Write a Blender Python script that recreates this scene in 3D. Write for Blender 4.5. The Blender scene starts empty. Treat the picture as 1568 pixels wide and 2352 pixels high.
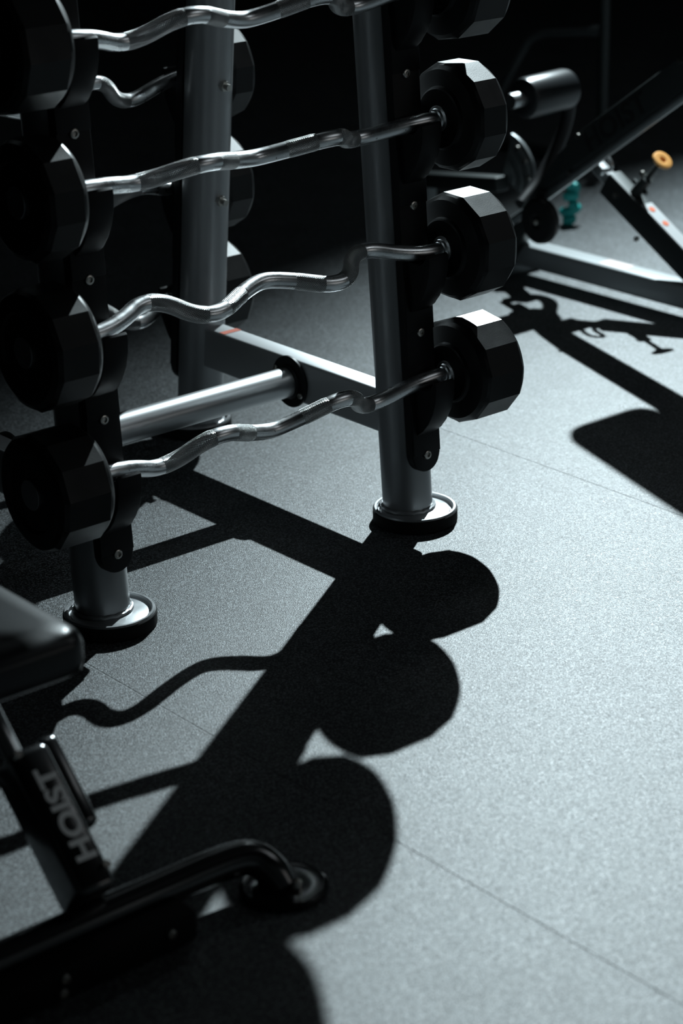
import bpy, bmesh, math, random
from mathutils import Vector, Matrix
random.seed(4)
PI = math.pi
scene = bpy.context.scene
COL = scene.collection

# ------------------------------------------------------------------ camera, lights, exposure
cam_d = bpy.data.cameras.new('camera')
cam = bpy.data.objects.new('camera', cam_d); COL.objects.link(cam); scene.camera = cam
YAW, PITCH, ROLL, FPX = -0.69136, 0.38059, -0.02209, 5032.8
fw = Vector((math.cos(PITCH)*math.sin(-YAW), math.cos(PITCH)*math.cos(YAW), -math.sin(PITCH)))
rt0 = Vector((math.cos(YAW), math.sin(YAW), 0)); up0 = rt0.cross(fw)
rt = rt0*math.cos(ROLL) + up0*math.sin(ROLL); up = -rt0*math.sin(ROLL) + up0*math.cos(ROLL)
m = Matrix((rt, up, -fw)).transposed().to_4x4(); m.translation = Vector((-2.9534, -3.35077, 1.7973))
cam.matrix_world = m
cam_d.sensor_fit = 'HORIZONTAL'; cam_d.sensor_width = 24.0; cam_d.lens = 24.0*FPX/1568.0
cam_d.clip_start = .05; cam_d.clip_end = 60
cam_d.dof.use_dof = True; cam_d.dof.focus_distance = 4.45; cam_d.dof.aperture_fstop = 2.8

SPOT_ENERGY = 2600.0
FILL_ENERGY = 5.0
SPOT_POS = Vector((3.324, 2.417, 3.333))
SPOT_AIM = Vector((2.602, -6.492, 0.0))
sp = bpy.data.lights.new('ceiling_spot_light', 'SPOT'); sp.energy = SPOT_ENERGY; sp.color = (.80, .955, 1.0)
sp.shadow_soft_size = .026; sp.spot_size = math.radians(124.6); sp.spot_blend = .555
so = bpy.data.objects.new('ceiling_spot_light', sp); COL.objects.link(so)
so.location = SPOT_POS; so.rotation_euler = (SPOT_AIM-SPOT_POS).to_track_quat('-Z', 'Y').to_euler()
# added fill light; the window around it on the front wall is invented
fl = bpy.data.lights.new('front_fill_light', 'AREA'); fl.shape = 'RECTANGLE'; fl.size = 3.2; fl.size_y = 1.3
fl.energy = FILL_ENERGY; fl.color = (1.0, .96, .93)
fo = bpy.data.objects.new('front_fill_light', fl); COL.objects.link(fo); fo.location = (3.3, -6.13, 2.1); fo.rotation_euler = (PI/2, 0, 0)
# added ceiling strip behind the rack, puts highlights on the bar tops
ll = bpy.data.lights.new('bar_highlight_fill', 'AREA'); ll.shape = 'RECTANGLE'; ll.size = 3.4; ll.size_y = .30
ll.energy = 1.4; ll.color = (.82, .95, 1.0)
lo = bpy.data.objects.new('bar_highlight_fill', ll); COL.objects.link(lo); lo.location = (1.7, 1.5, 3.50)

# added fill panel, out of view, for reflections on bars, lettering and facets
pl_ = bpy.data.lights.new('panel_fill_light', 'AREA'); pl_.shape = 'RECTANGLE'; pl_.size = 2.4; pl_.size_y = 1.2
pl_.energy = 7.5; pl_.color = (.88, .96, 1.0)
po = bpy.data.objects.new('panel_fill_light', pl_); COL.objects.link(po); po.location = (2.5, -2.6, 3.52)

world = bpy.data.worlds.new('World'); scene.world = world; world.use_nodes = True
bg = world.node_tree.nodes['Background']; bg.inputs[0].default_value = (.5, 1.0, .75, 1); bg.inputs[1].default_value = .0004
scene.view_settings.view_transform = 'Standard'; scene.view_settings.look = 'None'
scene.view_settings.exposure = 0.0; scene.view_settings.gamma = 1.0; scene.view_settings.use_curve_mapping = False

# ------------------------------------------------------------------ helpers
def obj(name, bm, mat, parent=None, smooth=40, kind=None, label=None):
    bmesh.ops.recalc_face_normals(bm, faces=bm.faces)
    me = bpy.data.meshes.new(name)
    if smooth is not None:
        for f in bm.faces: f.smooth = True
        lim = math.radians(smooth)
        for e in bm.edges:
            if len(e.link_faces) == 2 and e.calc_face_angle(0) > lim: e.smooth = False
    bm.to_mesh(me); bm.free()
    me.materials.append(mat)
    o = bpy.data.objects.new(name, me); COL.objects.link(o)
    if parent: o.parent = parent
    if kind: o['kind'] = kind
    if label: o['label'] = label
    return o

def tag(o, label, cat, group=None):
    o['label'] = label; o['category'] = cat
    if group: o['group'] = group
    return o

def thing(name, label, cat, loc=(0, 0, 0), group=None):
    o = bpy.data.objects.new(name, None); COL.objects.link(o); o.location = loc
    o.empty_display_size = .1
    return tag(o, label, cat, group)

def B(): return bmesh.new()

def box(bm, c, s, M=None, bev=0.0, seg=2):
    r = bmesh.ops.create_cube(bm, size=1.0)
    vs = r['verts']
    bmesh.ops.scale(bm, vec=Vector(s), verts=vs)
    if bev > 0:
        es = list({e for v in vs for e in v.link_edges})
        rb = bmesh.ops.bevel(bm, geom=es, offset=bev, segments=seg, affect='EDGES', profile=.5)
        vs = list({v for f in rb['faces'] for v in f.verts} | {v for v in vs if v.is_valid})
    T = Matrix.Translation(Vector(c)) @ (M.to_4x4() if M else Matrix.Identity(4))
    bmesh.ops.transform(bm, matrix=T, verts=[v for v in vs if v.is_valid])
    return bm

def frame(d, hint=Vector((0, 0, 1))):
    """matrix whose Z axis is d"""
    z = Vector(d).normalized()
    if abs(z.dot(hint)) > .99: hint = Vector((1, 0, 0))
    x = hint.cross(z).normalized(); y = z.cross(x)
    return Matrix((x, y, z)).transposed()

def cyl(bm, a, b, r0, r1=None, n=32, cap=True, bev=0.0):
    a = Vector(a); b = Vector(b); r1 = r0 if r1 is None else r1
    F = frame(b-a); L = (b-a).length
    prof = [(0, 0), (r0-bev, 0), (r0, bev), (r1, L-bev), (r1-bev, L), (0, L)] if bev > 0 else [(0, 0), (r0, 0), (r1, L), (0, L)]
    return lathe(bm, prof, a, F, n)

def lathe(bm, prof, origin, F=None, n=48):
    F = F or Matrix.Identity(3); origin = Vector(origin); rings = []
    for r, z in prof:
        if r < 1e-6: rings.append([bm.verts.new(origin + F @ Vector((0, 0, z)))])
        else: rings.append([bm.verts.new(origin + F @ Vector((r*math.cos(2*PI*i/n), r*math.sin(2*PI*i/n), z))) for i in range(n)])
    for A, C in zip(rings[:-1], rings[1:]):
        for i in range(n):
            j = (i+1) % n
            vs = [A[i % len(A)], A[j % len(A)], C[j % len(C)], C[i % len(C)]]
            u = []
            for v in vs:
                if v not in u: u.append(v)
            if len(u) > 2:
                try: bm.faces.new(u)
                except ValueError: pass
    return bm

def ring_tube(bm, prof, origin, F, n=48):
    """closed profile lathe"""
    return lathe(bm, list(prof)+[prof[0]], origin, F, n)

def smooth_path(P, it=3):
    P = [Vector(p) for p in P]
    for _ in range(it):
        Q = [P[0]]
        for a, b in zip(P[:-1], P[1:]): Q += [a*.75+b*.25, a*.25+b*.75]
        Q.append(P[-1]); P = Q
    return P

def sweep(bm, P, rad, n=24, cap=True, uv=True):
    """tube along P with parallel-transport frames; UV in metres"""
    P = [Vector(p) for p in P]; N = len(P)
    T = [((P[min(i+1, N-1)]-P[max(i-1, 0)]).normalized()) for i in range(N)]
    x = T[0].orthogonal().normalized(); rings = []; s = 0; S = []
    for i in range(N):
        x = (x - T[i]*x.dot(T[i])).normalized(); y = T[i].cross(x)
        r = rad[i] if isinstance(rad, (list, tuple)) else rad
        rings.append([bm.verts.new(P[i] + (x*math.cos(2*PI*k/n)+y*math.sin(2*PI*k/n))*r) for k in range(n)])
        if i: s += (P[i]-P[i-1]).length
        S.append(s)
    R = rad[0] if isinstance(rad, (list, tuple)) else rad
    L = bm.loops.layers.uv.verify() if uv else None
    for i in range(N-1):
        for k in range(n):
            j = (k+1) % n
            f = bm.faces.new((rings[i][k], rings[i][j], rings[i+1][j], rings[i+1][k]))
            if uv:
                for lp, (ss, kk) in zip(f.loops, ((S[i], k), (S[i], k+1), (S[i+1], k+1), (S[i+1], k))):
                    lp[L].uv = (ss, 2*PI*R*kk/n)
    if cap:
        bm.faces.new(list(reversed(rings[0]))); bm.faces.new(rings[-1])
    return bm

def prism(bm, poly, o, U, V, Wv, t, bev=0.0):
    """polygon poly in (U,V) at o, extruded +-t/2 along Wv"""
    o = Vector(o); U = Vector(U); V = Vector(V); Wv = Vector(Wv)
    a = [bm.verts.new(o+U*u+V*v-Wv*t/2) for u, v in poly]
    b = [bm.verts.new(o+U*u+V*v+Wv*t/2) for u, v in poly]
    fs = [bm.faces.new(a), bm.faces.new(list(reversed(b)))]
    n = len(poly)
    for i in range(n):
        j = (i+1) % n; fs.append(bm.faces.new((a[i], b[i], b[j], a[j])))
    if bev:
        es = list({e for f in fs[:2] for e in f.edges})
        bmesh.ops.bevel(bm, geom=es, offset=bev, segments=2, affect='EDGES', profile=.5)
    return bm

def text_mesh(name, body, size, mat, parent, M, bold=.0, extrude=.0006, sx=1.0):
    cu = bpy.data.curves.new(name, 'FONT'); cu.body = body; cu.size = size; cu.extrude = extrude
    cu.align_x = 'CENTER'; cu.align_y = 'CENTER'; cu.offset = bold; cu.space_character = 1.05
    t = bpy.data.objects.new(name, cu); COL.objects.link(t)
    dg = bpy.context.evaluated_depsgraph_get()
    me = bpy.data.meshes.new_from_object(t.evaluated_get(dg))
    bpy.data.objects.remove(t); bpy.data.curves.remove(cu)
    me.transform(Matrix.Diagonal((sx, 1, 1, 1))); me.transform(M)
    me.materials.clear(); me.materials.append(mat)
    o = bpy.data.objects.new(name, me); COL.objects.link(o); o.parent = parent
    return o

# ------------------------------------------------------------------ materials
def mat(name, col, rough=.5, metal=0.0, spec=.5, coat=0.0, bump=None, rnoise=None, cnoise=None):
    mt = bpy.data.materials.new(name); mt.use_nodes = True
    nt = mt.node_tree; b = nt.nodes['Principled BSDF']
    b.inputs['Base Color'].default_value = (*col, 1); b.inputs['Roughness'].default_value = rough
    b.inputs['Metallic'].default_value = metal; b.inputs['Specular IOR Level'].default_value = spec
    if coat: b.inputs['Coat Weight'].default_value = coat; b.inputs['Coat Roughness'].default_value = .15
    tc = nt.nodes.new('ShaderNodeTexCoord')
    def noise(scale, detail=3, src='Object'):
        n = nt.nodes.new('ShaderNodeTexNoise'); n.inputs['Scale'].default_value = scale; n.inputs['Detail'].default_value = detail
        nt.links.new(tc.outputs[src], n.inputs['Vector']); return n
    if bump:
        n = noise(bump[0]); bp = nt.nodes.new('ShaderNodeBump'); bp.inputs['Strength'].default_value = bump[1]
        bp.inputs['Distance'].default_value = bump[2]
        nt.links.new(n.outputs['Fac'], bp.inputs['Height']); nt.links.new(bp.outputs['Normal'], b.inputs['Normal'])
    if rnoise:
        n = noise(rnoise[0], 5); mr = nt.nodes.new('ShaderNodeMapRange')
        mr.inputs['From Min'].default_value = .3; mr.inputs['From Max'].default_value = .7
        mr.inputs['To Min'].default_value = rnoise[1]; mr.inputs['To Max'].default_value = rnoise[2]
        nt.links.new(n.outputs['Fac'], mr.inputs['Value']); nt.links.new(mr.outputs['Result'], b.inputs['Roughness'])
    if cnoise:   # scale, threshold, second colour
        n = noise(cnoise[0], 6); cr = nt.nodes.new('ShaderNodeValToRGB')
        cr.color_ramp.elements[0].position = cnoise[1]; cr.color_ramp.elements[0].color = (*col, 1)
        cr.color_ramp.elements[1].position = cnoise[1]+.04; cr.color_ramp.elements[1].color = (*cnoise[2], 1)
        nt.links.new(n.outputs['Fac'], cr.inputs['Fac']); nt.links.new(cr.outputs['Color'], b.inputs['Base Color'])
    return mt

M_silver = mat('silver_powder_coat', (.36, .37, .38), .36, .55, .5, bump=(900, .08, .0005), rnoise=(30, .30, .42))
M_satin = mat('satin_steel', (.60, .61, .62), .36, 1.0)
M_chrome = mat('worn_chrome', (.92, .93, .94), .28, 1.0, rnoise=(45, .24, .36), cnoise=(90, .70, (.18, .17, .16)))
M_bolt = mat('zinc_bolt', (.62, .6, .56), .28, 1.0)
M_blackpc = mat('black_powder_coat', (.012, .012, .013), .45, 0, .22, bump=(700, .12, .0006))
M_rubber = mat('black_rubber', (.006, .0065, .007), .42, 0, .38, bump=(420, .15, .0008), rnoise=(9, .33, .5))
M_boot = mat('rubber_boot', (.010, .010, .010), .75, 0, .2)
M_gloss = mat('gloss_black_paint', (.008, .009, .010), .2, 0, .6, coat=1.0)
M_gloss.node_tree.nodes['Principled BSDF'].inputs['Coat IOR'].default_value = 1.6
M_vinyl = mat('black_vinyl', (.012, .014, .016), .33, 0, .5, bump=(260, .12, .001))
M_grey = mat('grey_frame_paint', (.17, .185, .19), .38, .4, .5)
M_lgrey = mat('light_grey_frame_paint', (.36, .38, .39), .36, .3, .5)
M_dgrey = mat('dark_grey_paint', (.028, .034, .034), .5, .2, .4)
M_white = mat('pale_grey_paint', (.56, .57, .58), .40, .55, .5)
M_letter = mat('silver_foil_lettering', (.90, .93, .93), .34, .85)
M_dletter = mat('black_lettering', (.004, .004, .004), .6)
M_orange = mat('orange_sticker', (.62, .13, .05), .5)
M_red = mat('red_orange_sticker', (.55, .10, .045), .5)
M_knob = mat('yellow_orange_knob', (.75, .36, .10), .4)
M_pink = mat('pale_pink_sticker', (.50, .40, .38), .5)
M_teal = mat('teal_rubber', (.015, .42, .40), .45)
M_wall = mat('dark_wall_paint', (.02, .022, .022), .85, 0, .2, bump=(40, .1, .002))
M_ceil = mat('black_ceiling', (.01, .01, .01), .9, 0, .1, bump=(20, .1, .003))
M_lampcase = mat('lamp_housing', (.02, .02, .02), .5)

def knurl_mat():
    mt = bpy.data.materials.new('knurled_steel'); mt.use_nodes = True; nt = mt.node_tree; b = nt.nodes['Principled BSDF']
    b.inputs['Metallic'].default_value = 1; b.inputs['Roughness'].default_value = .34
    uv = nt.nodes.new('ShaderNodeUVMap'); sx = nt.nodes.new('ShaderNodeSeparateXYZ'); nt.links.new(uv.outputs['UV'], sx.inputs[0])
    outs = []
    for sgn in (1, -1):
        a = nt.nodes.new('ShaderNodeMath'); a.operation = 'MULTIPLY_ADD'; a.inputs[1].default_value = sgn*1.0
        nt.links.new(sx.outputs['Y'], a.inputs[0]); nt.links.new(sx.outputs['X'], a.inputs[2])
        k = nt.nodes.new('ShaderNodeMath'); k.operation = 'MULTIPLY'; k.inputs[1].default_value = 2*PI/.0042
        nt.links.new(a.outputs[0], k.inputs[0])
        s = nt.nodes.new('ShaderNodeMath'); s.operation = 'SINE'; nt.links.new(k.outputs[0], s.inputs[0]); outs.append(s)
    mn = nt.nodes.new('ShaderNodeMath'); mn.operation = 'MINIMUM'
    nt.links.new(outs[0].outputs[0], mn.inputs[0]); nt.links.new(outs[1].outputs[0], mn.inputs[1])
    bp = nt.nodes.new('ShaderNodeBump'); bp.inputs['Strength'].default_value = .9; bp.inputs['Distance'].default_value = .0010
    nt.links.new(mn.outputs[0], bp.inputs['Height']); nt.links.new(bp.outputs['Normal'], b.inputs['Normal'])
    cr = nt.nodes.new('ShaderNodeMapRange'); cr.inputs['From Min'].default_value = -1; cr.inputs['From Max'].default_value = .6
    cr.inputs['To Min'].default_value = .28; cr.inputs['To Max'].default_value = 1.0
    nt.links.new(mn.outputs[0], cr.inputs['Value'])
    cb = nt.nodes.new('ShaderNodeCombineColor'); [nt.links.new(cr.outputs['Result'], cb.inputs[i]) for i in range(3)]
    nt.links.new(cb.outputs[0], b.inputs['Base Color'])
    return mt
M_knurl = knurl_mat()

def floor_mat():
    mt = bpy.data.materials.new('granulated_rubber_floor'); mt.use_nodes = True; nt = mt.node_tree; b = nt.nodes['Principled BSDF']
    tc = nt.nodes.new('ShaderNodeTexCoord'); P = tc.outputs['Object']
    def N(t): return nt.nodes.new(t)
    # grains
    v = N('ShaderNodeTexVoronoi'); v.inputs['Scale'].default_value = 380; nt.links.new(P, v.inputs['Vector'])
    bw = N('ShaderNodeSeparateColor'); nt.links.new(v.outputs['Color'], bw.inputs[0])
    n1 = N('ShaderNodeTexNoise'); n1.inputs['Scale'].default_value = 420; n1.inputs['Detail'].default_value = 2; nt.links.new(P, n1.inputs['Vector'])
    n2 = N('ShaderNodeTexNoise'); n2.inputs['Scale'].default_value = 5; n2.inputs['Detail'].default_value = 5; nt.links.new(P, n2.inputs['Vector'])
    # seams every 1.38 m across x, 1.38 across y is not seen
    sx = N('ShaderNodeSeparateXYZ'); nt.links.new(P, sx.inputs[0])
    a = N('ShaderNodeMath'); a.operation = 'ADD'; a.inputs[1].default_value = 0.94+1.38*20; nt.links.new(sx.outputs['X'], a.inputs[0])
    mo = N('ShaderNodeMath'); mo.operation = 'PINGPONG'; mo.inputs[1].default_value = .69; nt.links.new(a.outputs[0], mo.inputs[0])
    lt = N('ShaderNodeMapRange'); lt.inputs['From Min'].default_value = .0008; lt.inputs['From Max'].default_value = .0022
    lt.inputs['To Min'].default_value = 0; lt.inputs['To Max'].default_value = 1; nt.links.new(mo.outputs[0], lt.inputs['Value'])
    cr = N('ShaderNodeValToRGB'); e = cr.color_ramp.elements
    e[0].position = .0; e[0].color = (.004, .0045, .005, 1); e[1].position = 1.0; e[1].color = (.24, .262, .275, 1)
    x = cr.color_ramp.elements.new(.55); x.color = (.045, .049, .052, 1)
    nt.links.new(bw.outputs[0], cr.inputs['Fac'])
    mv = N('ShaderNodeMapRange'); mv.inputs['From Min'].default_value = .3; mv.inputs['From Max'].default_value = .7
    mv.inputs['To Min'].default_value = .82; mv.inputs['To Max'].default_value = 1.15; nt.links.new(n2.outputs['Fac'], mv.inputs['Value'])
    ml = N('ShaderNodeMath'); ml.operation = 'MULTIPLY'; nt.links.new(mv.outputs['Result'], ml.inputs[0])
    mr2 = N('ShaderNodeMapRange'); mr2.inputs['To Min'].default_value = .7; mr2.inputs['To Max'].default_value = 1; nt.links.new(lt.outputs['Result'], mr2.inputs['Value'])
    nt.links.new(mr2.outputs['Result'], ml.inputs[1])
    mx = N('ShaderNodeVectorMath'); mx.operation = 'SCALE'; nt.links.new(cr.outputs['Color'], mx.inputs[0]); nt.links.new(ml.outputs[0], mx.inputs['Scale'])
    nt.links.new(mx.outputs[0], b.inputs['Base Color'])
    b.inputs['Specular IOR Level'].default_value = .55
    rr = N('ShaderNodeMapRange'); rr.name = 'RR'; rr.inputs['To Min'].default_value = .38; rr.inputs['To Max'].default_value = .56
    nt.links.new(bw.outputs[1], rr.inputs['Value']); nt.links.new(rr.outputs['Result'], b.inputs['Roughness'])
    h = N('ShaderNodeMath'); h.operation = 'MULTIPLY_ADD'; h.inputs[1].default_value = .8; nt.links.new(bw.outputs[2], h.inputs[0]); nt.links.new(n1.outputs['Fac'], h.inputs[2])
    h2 = N('ShaderNodeMath'); h2.operation = 'MULTIPLY_ADD'; h2.inputs[1].default_value = .8; nt.links.new(lt.outputs['Result'], h2.inputs[0]); nt.links.new(h.outputs[0], h2.inputs[2])
    bp = N('ShaderNodeBump'); bp.inputs['Strength'].default_value = .72; bp.inputs['Distance'].default_value = .0015
    nt.links.new(h2.outputs[0], bp.inputs['Height']); nt.links.new(bp.outputs['Normal'], b.inputs['Normal'])
    return mt
M_floor = floor_mat()

# ------------------------------------------------------------------ room
X0, X1, Y0, Y1, ZC = -4.6, 8.5, -6.2, 9.5, 3.6
obj('floor', box(B(), ((X0+X1)/2, (Y0+Y1)/2, -.05), (X1-X0+.4, Y1-Y0+.4, .1)), M_floor, kind='structure', smooth=None)
obj('ceiling', box(B(), ((X0+X1)/2, (Y0+Y1)/2, ZC+.05), (X1-X0+.4, Y1-Y0+.4, .1)), M_ceil, kind='structure', smooth=None)
obj('wall_left', box(B(), (X0-.1, (Y0+Y1)/2, ZC/2), (.2, Y1-Y0+.4, ZC)), M_wall, kind='structure', smooth=None)
obj('wall_right', box(B(), (X1+.1, (Y0+Y1)/2, ZC/2), (.2, Y1-Y0+.4, ZC)), M_wall, kind='structure', smooth=None)
obj('wall_back', box(B(), ((X0+X1)/2, Y1+.1, ZC/2), (X1-X0, .2, ZC)), M_wall, kind='structure', smooth=None)
obj('wall_front', box(B(), ((X0+X1)/2, Y0-.1, ZC/2), (X1-X0, .2, ZC)), M_wall, kind='structure', smooth=None)

wf = B()
for cx_, cz_, sx_, sz_ in ((3.3, 1.41, 3.4, .08), (3.3, 2.79, 3.4, .08), (1.64, 2.1, .08, 1.3), (4.96, 2.1, .08, 1.3), (3.3, 2.1, .05, 1.3)):
    box(wf, (cx_, -6.16, cz_), (sx_, .08, sz_), bev=.004)
obj('fill_light_frame', wf, M_silver, kind='structure')  # invented frame, dresses the added fill light

# ------------------------------------------------------------------ barbell rack
W, A, D, BL = .80383, .06905, .75434, .11329
S0, SB, G, TS = .15753, .16741, .1121, .27
TR = .0545     # upright tube radius
HEXN = 6
rack = thing('barbell_rack', 'silver tube barbell rack with black saddle plates standing on round feet', 'barbell rack', (0, 0, 0))

def FU(x, s, off):   # point on front upright frame (off = forward of the axis)
    return Vector((x, s*math.sin(A)-off*math.cos(A)-.012, s*math.cos(A)+off*math.sin(A)))
def RU(x, s, off):
    return Vector((x, D-s*math.sin(BL)+off*math.cos(BL), s*math.cos(BL)+off*math.sin(BL)))

def make_foot(x, y, parent):
    ft = obj('foot', lathe(B(), [(0, .026), (.074, .026), (.076, .025), (.0765, .0235), (.081, .0235), (.0815, .031), (.084, .0335), (.0885, .0335), (.0905, .030), (.0905, .012), (0, .012)], (x, y, 0), n=72), M_silver, parent, smooth=35)
    obj('rubber_boot', lathe(B(), [(0, 0), (.086, 0), (.0925, .004), (.0925, .028), (.0905, .030), (.0900, .020), (0, .020)], (x, y, 0), n=72), M_boot, ft, smooth=35)
    return ft

def make_upright(x, rear):
    P = RU if rear else FU
    sg = 1 if rear else -1
    top = 1.48
    bm = B(); sweep(bm, [P(x, s, 0) for s in (.018, .2, .5, .8, 1.1, top)], TR, n=48)
    # weld bead round the base
    c = P(x, .028, 0)
    bead = []
    for i in range(49):
        a = 2*PI*i/48; bead.append(c+Vector((math.cos(a)*(TR+.002), math.sin(a)*(TR+.002), .001+.0012*math.sin(i*2.3))))
    sweep(bm, bead, .005, n=8, uv=False)
    u = obj('upright', bm, M_silver, rack, smooth=35)
    make_foot(x, P(x, 0, 0).y+sg*.022, u)
    return u

def dirs(rear):
    if rear: return Vector((0, -math.sin(BL), math.cos(BL))), Vector((0, math.cos(BL), math.sin(BL)))
    return Vector((0, math.sin(A), math.cos(A))), Vector((0, -math.cos(A), math.sin(A)))

def hexbolt(c, n, r=.0105, h=.006, upv=Vector((0, 0, 1))):
    """button head screw with a hex socket, axis n"""
    bm = B(); F = frame(n)
    lathe(bm, [(r, 0), (r, h*.35), (r*.86, h*.85), (r*.62, h), (r*.50, h), (r*.46, h*.4), (0, h*.35)], c, F, n=24)
    return bm

def make_plate(x, rear):
    """black channel plate on an upright, with a saddle and a screw at each tier"""
    P = RU if rear else FU
    T, O = dirs(rear); X = Vector((1, 0, 0))
    w = .0375; s0 = S0-.0375; stop = 1.46
    poly = [(-w, stop), (w, stop)]
    for i in range(13):
        a = -PI*i/12; poly.append((w*math.cos(a), S0-.0005+w*math.sin(a)))
    bm = B()
    base = P(x, 0, 0)
    prism(bm, poly, base+O*.061, X, T, O, .022, bev=.002)
    pl = obj('mounting_plate', bm, M_blackpc, rack, smooth=35)
    for k in range(5):
        s = S0+TS*k
        # screw
        if k < 5: obj('screw', hexbolt(base+T*s+O*.072, O), M_bolt, pl, smooth=30)
        sb_ = S0+SB+TS*k
        # saddle: J shaped bracket, back flange + curved arm + lip; in (O,T) plane
        g = G-.072
        r = .0195
        pts = [(-.004, -.125), (-.004, .004), (.003, .004), (g-.036, -.009), (g-.029, -.0135), (g-.004, -.0145)]
        for i in range(7):
            a = 1.5*PI+PI/2*i/6*.9
            pts.append((g+.002+.018*math.cos(a), .0035+.018*math.sin(a)))
        pts += [(g+.0225, .006), (g+.027, .008), (g+.031, .004), (g+.032, -.006), (g+.028, -.032), (g+.018, -.06), (g+.000, -.088), (g-.018, -.106)]
        bm = B()
        prism(bm, pts, base+T*sb_+O*.072, O, T, X, .054, bev=.0025)
        # back flange lapped over the channel
        box(bm, base+T*(S0+TS*k+.062)+O*.0735, (.075, .004, .118), Matrix((X, O, T)).transposed(), bev=.0015)
        obj('saddle', bm, M_blackpc, pl, smooth=35)
    return pl

for x in (0.0, -W):
    for rear in (False, True):
        u = make_upright(x, rear)
        make_plate(x, rear)
        P = RU if rear else FU; T, O = dirs(rear)
        for k in (range(1, 5) if rear else ()):   # nut ends showing on the inner face of the tube
            c = P(x, S0+TS*k-.092, -TR+.002)
            bm = B(); cyl(bm, c, c-O*.012, .0125, n=6); cyl(bm, c-O*.012, c-O*.026, .0075, n=16)
            obj('nut', bm, M_bolt, u, smooth=30)

# side beams, crossbar
for x in (0.0, -W):
    bm = B()
    y0, y1, zc = .03, D-.035, .236
    box(bm, (x, (y0+y1)/2, zc), (.055, y1-y0, .098), bev=.006, seg=3)
    sb = obj('side_beam', bm, M_white, rack, smooth=35)
    obj('stripe_sticker', box(B(), (x, .612, zc+.0494), (.050, .020, .0008)), M_red, sb, smooth=None, label='red-orange stripe sticker across the beam')
    for sgn, yy in ((1, y1-.02), (-1, y0+.02)):
        c = Vector((x-.0275, yy, zc+.035)); bm = B(); cyl(bm, c, c+Vector((-.006, 0, 0)), .006, n=16)
        obj('beam_bolt', bm, M_bolt, sb, smooth=30)
CY, CZ, CR = .352, .232, .0345
cb = obj('crossbar', sweep(B(), [(-W+.035, CY, CZ), (-.4, CY, CZ), (-.037, CY, CZ)], CR, n=48), M_satin, rack, smooth=35)
for sgn, x in ((-1, -.0275), (1, -W+.0275)):
    F = frame(Vector((sgn, 0, 0)))
    fl_ = B(); lathe(fl_, [(0, 0), (.058, 0), (.060, .002), (.060, .007), (.058, .009), (0, .009)], (x, CY, CZ), F, n=48)
    lathe(fl_, [(CR+.006, .009), (CR+.005, .013), (CR, .017), (CR-.004, .017)], (x, CY, CZ), F, n=48)
    f_ = obj('flange', fl_, M_blackpc, cb, smooth=35)
    for a in (-.5, PI-.5):
        c = Vector((x+sgn*.009, CY-math.cos(a)*.049, CZ+math.sin(a)*.049))
        obj('flange_bolt', hexbolt(c, Vector((sgn, 0, 0)), .007, .005), M_bolt, cb, smooth=30)

# ------------------------------------------------------------------ fixed barbells
U1, U2, U3, U4, V2, V3, V4 = .3768, .2538, .1733, .0307, .0658, .0415, .0299
HIN = .0548
def head_mesh(x_in, x_out, R, phase, sgn):
    """twelve sided rubber weight; x_in nearest the grip"""
    n = 96; bm = B(); rings = []
    def poly(a):
        q = (a-phase) % (PI/6); return R*math.cos(PI/12)/math.cos(q-PI/12)
    prof = [(x_in-.002, .060, 0), (x_in, .0635, 0), (x_in+.007, .066, 0), (x_in+.009, .075, 0), (x_in+.0095, R-.022, 0), (x_in+.0105, R-.014, .0), (x_in+.019, R-.0075, .25), (x_in+.026, 0, 1),
            (x_out-.016, 0, 1), (x_out-.007, R-.0095, .25), (x_out-.001, R-.018, 0), (x_out, R-.024, 0), (x_out-.0005, .075, 0), (x_out-.006, .070, 0), (x_out-.006, .001, 0)]
    for x, r, k in prof:
        ring = []
        for i in range(n):
            a = 2*PI*i/n+phase
            rr = poly(a)*k + r*(1-k) if k < 1 else poly(a)
            ring.append(bm.verts.new((x*sgn, rr*math.cos(a), rr*math.sin(a))))
        rings.append(ring)
    for P_, Q_ in zip(rings[:-1], rings[1:]):
        for i in range(n):
            j = (i+1) % n; bm.faces.new((P_[i], P_[j], Q_[j], Q_[i]))
    bm.faces.new(rings[0]); bm.faces.new(rings[-1])
    return bm

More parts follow.
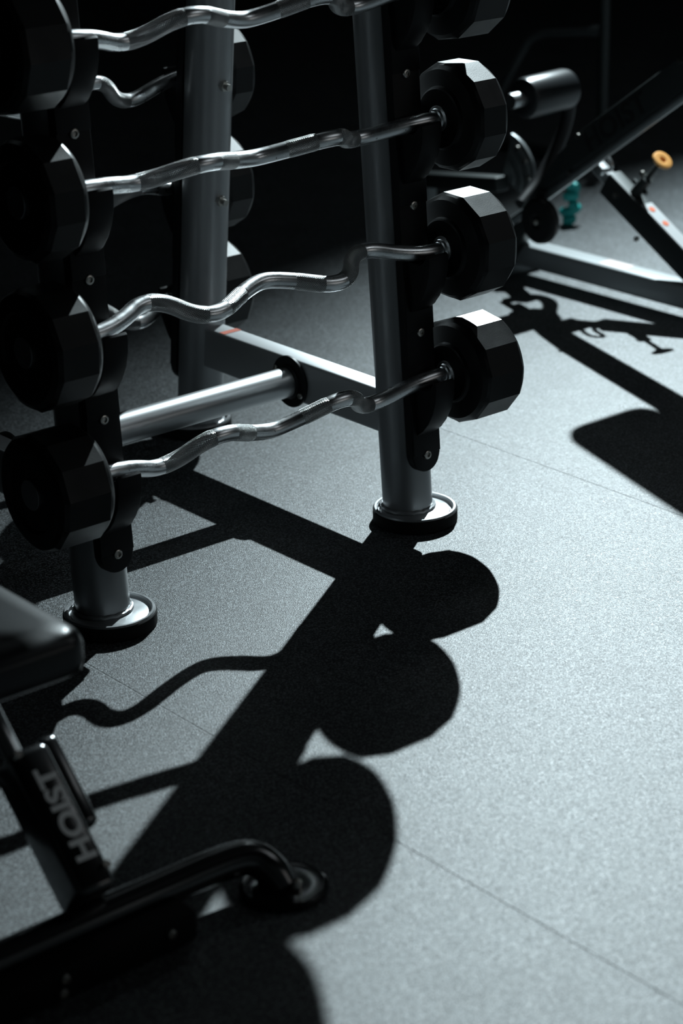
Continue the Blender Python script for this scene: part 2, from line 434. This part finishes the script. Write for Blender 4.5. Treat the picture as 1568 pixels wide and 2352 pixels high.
def make_barbell(center, phi, x_out, R, label, group, phase=.1):
    """center = midpoint of the axis, phi = roll of the cambered shaft"""
    b = thing('fixed_curl_barbell', label, 'barbell', center, group)
    half = W/2+HIN
    raw = [(-half-.03, 0), (-U1, 0), (-U2, V2), (-U3, -V3), (-U4, V4), (U4, V4), (U3, -V3), (U2, V2), (U1, 0), (half+.03, 0)]
    Pp = smooth_path([(u, -v*math.sin(phi), v*math.cos(phi)) for u, v in raw], 4)
    obj('shaft', sweep(B(), Pp, .0165, n=32), M_chrome, b, smooth=50)
    # knurled grips follow the same path
    def seg(a, c): return [p for p in Pp if a <= p.x <= c]
    def dense(P_):
        out = []
        for p, q in zip(P_[:-1], P_[1:]):
            k = max(1, int((q-p).length/.006))
            out += [p.lerp(q, i/k) for i in range(k)]
        return out+[P_[-1]]
    full = dense(Pp)
    for a, c in ((-.270, -.165), (-.128, -.058), (.058, .128), (.165, .270)):
        P_ = [p for p in full if a <= p.x <= c]
        rad = [.0172]*len(P_); rad[0] = .0164; rad[-1] = .0164
        obj('knurled_grip', sweep(B(), P_, rad, n=32), M_knurl, b, smooth=50)
    for sgn in (-1, 1):
        hd = obj('weight_head', head_mesh(W/2+HIN, W/2+x_out, R, phase, sgn), M_rubber, b, smooth=14)
        bm = B(); xx = sgn*(W/2+HIN)
        lathe(bm, [(.0170, -.012), (.0200, -.0105), (.0215, -.006), (.027, -.004), (.0275, -.001), (.0275, .003)], (xx, 0, 0), frame(Vector((sgn, 0, 0))), n=40)
        obj('inner_collar', bm, M_chrome, hd, smooth=30)
        bm = B(); cyl(bm, (sgn*(W/2+x_out-.008), 0, 0), (sgn*(W/2+x_out-.001), 0, 0), .030, n=36, bev=.001)
        obj('end_cap', bm, M_satin, hd, smooth=30)
    return b

def front_axis(k, dy, dz):
    s = S0+SB+TS*k
    return Vector((-W/2, s*math.sin(A)-G*math.cos(A)+dy, s*math.cos(A)+G*math.sin(A)+dz))
def rear_axis(k):
    s = S0+SB+TS*k
    return Vector((-W/2, D-s*math.sin(BL)+G*math.cos(BL), s*math.cos(BL)+G*math.sin(BL)-.008))
GF = 'curl barbells on the front of the rack'
GR = 'curl barbells on the back of the rack'
make_barbell(front_axis(0, .013, .002), 3.8896, .18689, .1150, 'curl barbell on the lowest front saddles, just above the rack feet', GF, -.10)
make_barbell(front_axis(1, .004, .003), 5.2244, .17243, .1150, 'strongly waved curl barbell second from the bottom on the rack front', GF, .30)
make_barbell(front_axis(2, -.003, .005), -1.998, .15653, .1125, 'curl barbell on the rack front, third tier up, with bright knurled middle grip', GF, .24)
make_barbell(front_axis(3, -.005, .004), 4.066, .180, .116, 'topmost curl barbell on the rack front, crossing the top edge of the picture', GF, .1)
rl = ['curl barbell on the lowest tier at the back of the rack', 'curl barbell on the second tier at the back of the rack', 'curl barbell on the third tier at the rack back, short lit piece in view']
for k, ph in ((0, 2.4), (1, .9), (2, -2.7)):
    make_barbell(rear_axis(k), ph, (.165, .155, .145)[k], .114, rl[k], GR, .15+.1*k)

# ------------------------------------------------------------------ near bench (bottom left)
nb = thing('weight_bench', 'glossy black weight bench at lower left with pale lettering on its post', 'bench', (-1.5, -.98, 0))
nb_off = Vector(nb.location)
def nbp(name, bm, mt, parent=None, smooth=40, label=None):
    if parent is None:
        bmesh.ops.translate(bm, vec=-nb_off, verts=bm.verts); return obj(name, bm, mt, nb, smooth, label=label)
    bmesh.ops.translate(bm, vec=-nb_off, verts=bm.verts); return obj(name, bm, mt, parent, smooth, label=label)
# base tube with both ends bent down
path = [(-1.83, -1.03, .012), (-1.825, -1.01, .045), (-1.77, -.985, .056), (-1.66, -.98, .056), (-1.5, -.98, .056), (-1.36, -.98, .056), (-1.24, -.985, .060), (-1.195, -.995, .056), (-1.178, -1.018, .035), (-1.172, -1.03, .012)]
bt = nbp('base_tube', sweep(B(), smooth_path(path, 3), .028, n=32), M_gloss)
for fx, fy in ((-1.165, -1.03), (-1.83, -1.03)):
    bm = lathe(B(), [(0, 0), (.066, 0), (.069, .004), (.069, .009), (.064, .012), (.058, .010), (.035, .012), (0, .012)], (fx, fy, 0), n=56)
    nbp('foot_disc', bm, M_gloss, bt)
nbp('foot_bolt', hexbolt((-1.158, -1.052, .012), Vector((0, 0, 1)), .011, .010), M_bolt, bt, 30)
# slanted post with the lettering on its upper face
pb = Vector((-1.485, -.970, .105)); pt = Vector((-1.485, -.740, .330)); pd = (pt-pb).normalized()
XX = Vector((1, 0, 0)); nrm = Vector((0, -pd.z, pd.y))
Mp = Matrix((XX, pd, nrm)).transposed()     # local x=X, y=along, z=up-facing normal
L1 = .222
post = nbp('post', box(B(), pb+pd*(L1/2-.01), (.066, L1+.02, .086), Mp, bev=.014, seg=4), M_gloss)
bm = B(); sweep(bm, [pb+pd*(L1-.02)+XX*-.008, pb+pd*(.335)+XX*-.008], .016, n=28, uv=False)
nbp('inner_tube', bm, M_satin, None)
cM = Matrix.Translation(pb+pd*.105+nrm*.0434+XX*.006-nb_off) @ Matrix((pd, -XX, nrm)).transposed().to_4x4()
lt = text_mesh('lettering', 'HOIST', .046, M_letter, post, cM, bold=.0016, sx=1.12)
nbp('side_strut', box(B(), pb+pd*.160+XX*.052-nrm*.02, (.040, .155, .06), Mp, bev=.014, seg=4), M_gloss)
for s_, o2 in ((.012, .024), (.212, -.024)):
    c = pb+pd*s_+XX*o2+nrm*.040
    bm = B(); cyl(bm, c, c+nrm*.012, .006, n=14); nbp('post_bolt', bm, M_bolt, post)
nbp('spine', box(B(), (-1.49, -.46, .340), (.06, .48, .045), bev=.008), M_gloss)
nbp('rear_leg', box(B(), (-1.5, -.25, .165), (.06, .06, .33), bev=.01), M_gloss)
lb = nbp('base_bracket', box(B(), (-1.53, -1.035, .030), (.36, .05, .052), bev=.008), M_boot)
for q in ((-1.40, -1.06, .035), (-1.585, -1.06, .040), (-1.59, -1.06, .018)):
    nbp('bracket_bolt', hexbolt(q, Vector((0, -1, 0)), .008, .006), M_bolt, lb, 30)
# pad
def pad_mesh(cx, cy, cz, lx, ly, lz, rc=.05, bev=.022, taper=0, crown=.006):
    bm = B(); poly = []
    for (sx, sy) in ((1, 1), (-1, 1), (-1, -1), (1, -1)):
        a0 = {(1, 1): 0, (-1, 1): PI/2, (-1, -1): PI, (1, -1): 1.5*PI}[(sx, sy)]
        for i in range(7):
            a = a0+PI/2*i/6
            poly.append((sx*(lx/2-rc)+rc*math.cos(a), sy*(ly/2-rc)+rc*math.sin(a)))
    rings = []
    for z, k in ((-lz/2, -bev*.6), (-lz/2+bev*.4, -bev*.1), (-lz/2+bev, 0), (lz/2-bev, 0), (lz/2-bev*.35, -bev*.25), (lz/2, -bev), (lz/2+crown, -bev*2.2)):
        ring = []
        for x, y in poly:
            d = Vector((x, y)); q = d.length
            ring.append(bm.verts.new((cx+x*(1+k/max(abs(lx), .01)*2), cy+y*(1+k/max(abs(ly), .01)*2), cz+z)))
        rings.append(ring)
    n = len(poly)
    for P_, Q_ in zip(rings[:-1], rings[1:]):
        for i in range(n):
            j = (i+1) % n; bm.faces.new((P_[i], P_[j], Q_[j], Q_[i]))
    bm.faces.new(list(reversed(rings[0]))); bm.faces.new(rings[-1])
    return bm
nbp('seat_pad', pad_mesh(-1.508, -.515, .400, .30, .64, .072, rc=.035), M_vinyl, None, 50)

# ------------------------------------------------------------------ far bench / machine (upper right)
fb = thing('incline_bench', 'grey adjustable incline bench at right with orange pull knob and black foam roller', 'bench', (1.55, .7, 0))
fo_ = Vector(fb.location)
def fbp(name, bm, mt, parent=None, smooth=40, label=None):
    bmesh.ops.translate(bm, vec=-fo_, verts=bm.verts); return obj(name, bm, mt, parent or fb, smooth, label=label)
def inbeam(y0, z0, y1, z1, wx, h, x=1.55, bev=.006, bm=None):
    a = Vector((x, y0, z0)); b_ = Vector((x, y1, z1)); d = (b_-a).normalized(); nn = Vector((0, -d.z, d.y))
    if nn.z < 0: nn = -nn
    return box(bm or B(), (a+b_)/2, (wx, (b_-a).length, h), Matrix((Vector((1, 0, 0)), d, nn)).transposed(), bev=bev, seg=3)
bb = fbp('base_beam', inbeam(1.27, .072, -.35, .072, .072, .066), M_lgrey)
fbp('beam_sticker', box(B(), (1.55, .83, .1055), (.050, .10, .0008)), M_pink, bb, None, label='pale pink sticker on the beam')
for y in (1.24, -.32):
    ft = fbp('cross_foot', box(B(), (1.55, y, .02), (.34 if y < 0 else .16, .055, .04), bev=.008), M_grey)
# lift strut
sa = Vector((1.55, .40, .075)); se = Vector((1.55, .93, .392)); sd = (se-sa).normalized(); sn = Vector((0, -sd.z, sd.y))
st = fbp('lift_strut', inbeam(.405, .067, .865, .342, .05, .074), M_dgrey)
fbp('strut_slide', inbeam(.80, .310, .955, .405, .034, .036), M_satin)
u0 = (Vector((1.55, .787, .292))-sa).dot(sd)
Ms = Matrix((Vector((1, 0, 0)), sd, sn)).transposed()
sc = fbp('scale_sticker', box(B(), sa+sd*(u0-.20)+sn*.0295, (.042, .30, .0008), Ms), M_white, st, None, label='pale scale sticker along the strut')
for q in (-.075, -.135, -.33):
    bm = lathe(B(), [(0, 0), (.010, 0), (.010, .0008), (0, .0008)], sa+sd*(u0+q)+sn*.0300, frame(sn), n=24)
    fbp('orange_dot', bm, M_orange, st, None, label='orange position dot on the sticker')
kb = Vector((1.55, .787, .300)); kt = Vector((1.55, .672, .430)); kd = (kt-kb).normalized()
bm = B(); cyl(bm, kb, kb+kd*.10, .017, n=28); cyl(bm, kb+kd*.095, kt, .008, n=20)
cyl(bm, kb+kd*.06-sd*.028, kb+kd*.06+sd*.03, .007, n=14)
kh = fbp('pull_pin', bm, M_dgrey)
bm = lathe(B(), [(.0001, -.012), (.010, -.012), (.014, -.006), (.026, -.002), (.030, .003), (.029, .008), (.022, .010), (.010, .008), (.009, .002), (.0001, .002)], kt, frame(kd), n=40)
fbp('knob', bm, M_knob, kh, label='yellow-orange pull knob')
bm = B()
for c in (kb+sd*.03+Vector((-.026, 0, 0)), kb+kd*.10+sd*.02, kb-sd*.10-sn*.05+Vector((-.028, 0, 0)), Vector((1.52, .965, .42))):
    cyl(bm, c, c+Vector((-.008, 0, 0)), .008, n=16)
fbp('strut_bolt', bm, M_bolt, st)
# D ring
ring = [(1.535, .925, .405), (1.52, .89, .435), (1.515, .855, .43), (1.515, .825, .405), (1.515, .83, .385), (1.52, .86, .380), (1.53, .875, .365)]
fbp('latch_loop', sweep(B(), smooth_path(ring, 3), .0065, n=14), M_satin)
fbp('hinge_block', box(B(), (1.51, .945, .400), (.10, .075, .045), bev=.006), M_dgrey)
# spine with lettering, guide rod below it
dv = (Vector((0, .60, .627))-Vector((0, 1.22, .190))).normalized(); nv = Vector((0, -dv.z, dv.y))
if nv.z < 0: nv = -nv
SX = 1.45
p_lo = Vector((SX, 1.119, .225))
def SPN(s, n, x=SX): return Vector((x, p_lo.y+dv.y*s+nv.y*n, p_lo.z+dv.z*s+nv.z*n))
spn = fbp('spine_beam', prism(B(), [(.02, .0), (1.15, .0), (1.15, .082), (.36, .082), (.25, .065), (.10, .02)], p_lo, dv, nv, (1, 0, 0), .05, bev=.004), M_dgrey)
gr = fbp('guide_rod', sweep(B(), [SPN(-.02, -.012, SX-.02), SPN(.2, -.012, SX-.02), SPN(1.1, -.012, SX-.02)], .013, n=20, uv=False), M_grey)
tM = Matrix.Translation(SPN(.50, .041, SX-.0255)-fo_) @ Matrix((dv, nv, Vector((-1, 0, 0)))).transposed().to_4x4()
text_mesh('lettering', 'HOIST', .078, M_dletter, spn, tM, bold=.002, sx=1.15)
bm = B()
for q in (SPN(.36, .072, SX-.027), SPN(.27, .0, SX-.027), SPN(.80, .07, SX-.027), SPN(.92, .04, SX-.027)): cyl(bm, q, q+Vector((-.006, 0, 0)), .007, n=16)
fbp('spine_bolt', bm, M_bolt, spn)
# wheel
wh = fbp('wheel', lathe(B(), [(0, -.018), (.058, -.018), (.065, -.012), (.067, 0), (.065, .012), (.058, .018), (.022, .018), (.018, .014), (0, .014)], (1.395, .985, .234), frame(Vector((-1, 0, 0))), n=48), M_rubber)
fbp('axle_bolt', hexbolt((1.382, .985, .234), Vector((-1, 0, 0)), .010, .008), M_bolt, wh, 30)
fbp('wheel_fork', box(B(), (1.418, 1.005, .27), (.010, .04, .09), bev=.003), M_dgrey)
fbp('rear_leg', inbeam(1.10, .24, 1.24, .05, .045, .05, x=1.50), M_dgrey)
# head pad and its arm above the frame
arm = fbp('pad_arm', inbeam(.25, .84, .34, 1.12, .045, .05, x=1.46), M_dgrey)
hp = pad_mesh(0, 0, 0, .205, .52, .06, rc=.045)
dpad = Vector((0, -.47, .27)).normalized(); npad = Vector((0, -dpad.z, dpad.y));
if npad.z < 0: npad = -npad
bmesh.ops.transform(hp, matrix=Matrix.Translation((1.49, .555, 1.06)) @ Matrix((Vector((1, 0, 0)), dpad, npad)).transposed().to_4x4(), verts=hp.verts)
fbp('head_pad', hp, M_vinyl)
# foam roller on spindle, adjustment quadrant
ra = Vector((1.452, 1.12, .556)); rdir = Vector((1, .03, .015)).normalized()
sp_ = fbp('spindle', sweep(B(), [ra-rdir*.05, ra, ra+rdir*.21], .022, n=24, uv=False), M_satin)
fbp('foam_roller', lathe(B(), [(.022, -.002), (.048, 0), (.056, .006), (.059, .02), (.059, .17), (.056, .184), (.048, .190), (.022, .192)], ra, frame(rdir), n=48), M_vinyl, sp_)
fbp('roller_arm', sweep(B(), smooth_path([(1.65, 1.125, .559), (1.67, 1.15, .45), (1.58, 1.16, .30), (1.47, 1.14, .24)], 2), .02, n=20), M_blackpc)
bm = B(); poly = [(0, 0)]
for i in range(11):
    a = math.radians(-35+i*11); poly.append((.135*math.cos(a), .135*math.sin(a)))
prism(bm, poly, (1.60, 1.345, .275), Vector((0, -1, 0)), Vector((0, 0, 1)), Vector((1, 0, 0)), .012, bev=.002)
for rr in (.05, .085, .115):
    arc = [Vector((1.592, 1.345-rr*math.cos(math.radians(a)), .275+rr*math.sin(math.radians(a)))) for a in range(-25, 70, 8)]
    sweep(bm, arc, .006, n=10, uv=False)
aq = fbp('adjustment_quadrant', bm, M_grey)
bm = B()
for a in (5, 30, 52): 
    c = Vector((1.592, 1.345-.118*math.cos(math.radians(a)), .275+.118*math.sin(math.radians(a)))); cyl(bm, c, c+Vector((-.012, 0, 0)), .008, n=16)
fbp('quadrant_pin', bm, M_bolt, aq)
fbp('seat_arm', inbeam(1.68, .215, 1.30, .262, .055, .045), M_dgrey)
fbp('seat_arm_leg', inbeam(1.64, .21, 1.64, .0, .045, .05), M_grey)

# teal band behind the wheel
bm = B(); random.seed(7)
base = Vector((2.08, 1.53, 0))
pts = []
for i in range(26):
    t = i/25
    pts.append(base+Vector((random.uniform(-.030, .030), random.uniform(-.030, .030), .011+.12*t+random.uniform(-.004, .006)*(1 if 0 < i < 25 else 0))))
pts[0].z = .0137
for p_ in pts: p_.z = max(p_.z, .0137)
sweep(bm, smooth_path(pts, 2), .0135, n=12)
tag(obj('exercise_band', bm, M_teal), 'teal knotted exercise band heaped on the floor behind the bench wheel', 'exercise band')

# curved handle of a machine standing further back
mh = thing('handle_frame', 'dark curved steel handle on a post, standing far behind the bench', 'exercise machine', (2.7, 2.0, 0))
mo = Vector(mh.location)
def mp(name, bm, mt):
    bmesh.ops.translate(bm, vec=-mo, verts=bm.verts); return obj(name, bm, mt, mh)
mp('curved_handle', sweep(B(), smooth_path([(2.7, 2.62, .04), (2.7, 2.478, .251), (2.7, 2.39, .38), (2.7, 2.355, .425), (2.7, 2.29, .455), (2.7, 2.17, .470), (2.7, 1.99, .497)], 2), .0145, n=20), M_grey)
mp('upright_post', sweep(B(), [(2.7, 1.985, .0), (2.7, 1.985, .5), (2.7, 1.99, .80)], .019, n=20), M_dgrey)
mp('sleeve', sweep(B(), [(2.7, 2.05, .488), (2.7, 2.0, .496)], .019, n=20), M_grey)
mp('floor_foot', box(B(), (2.7, 2.3, .02), (.06, .74, .04), bev=.006), M_dgrey)

# housing for the added highlight strip on the ceiling
lb_ = thing('fill_strip_fixture', 'slim added fill lamp on the black ceiling behind the rack, out of view', 'ceiling light', (1.7, 1.5, ZC))
obj('fill_strip_body', box(B(), (0, 0, -.035), (3.5, .36, .07), bev=.005), M_lampcase, lb_)
pb_ = thing('fill_panel_fixture', 'wide added fill panel on the ceiling in front of the rack, out of view', 'ceiling light', (2.5, -2.6, ZC))  # made-up fixture for the added fill panel
obj('fill_panel_body', box(B(), (0, 0, -.03), (2.5, 1.3, .06), bev=.005), M_lampcase, pb_)

# ------------------------------------------------------------------ ceiling spot fixture holding the lamp
lf = thing('ceiling_spotlight', 'black cylindrical spotlight hanging from the ceiling above the bench', 'ceiling light', (SPOT_POS.x, SPOT_POS.y, ZC))
ax = (SPOT_AIM-SPOT_POS).normalized(); Fz = frame(ax)
bm = B(); o_ = SPOT_POS - Vector((SPOT_POS.x, SPOT_POS.y, ZC)) - ax*.03
ring_tube(bm, [(.075, -.10), (.078, .0), (.080, .0), (.080, -.16), (.0, -.16), (.0, -.155), (.075, -.155)][0:4]+[(.03, -.16), (.03, -.155), (.075, -.155)], o_, Fz, 40)
obj('lamp_housing', bm, M_lampcase, lf)
bm = B(); cyl(bm, (0, 0, 0), (0, 0, -.03), .05, n=32); top = o_-ax*.16
cyl(bm, (0, 0, -.03), top+Vector((0, 0, .01)), .010, n=12)
obj('ceiling_mount', bm, M_lampcase, lf)
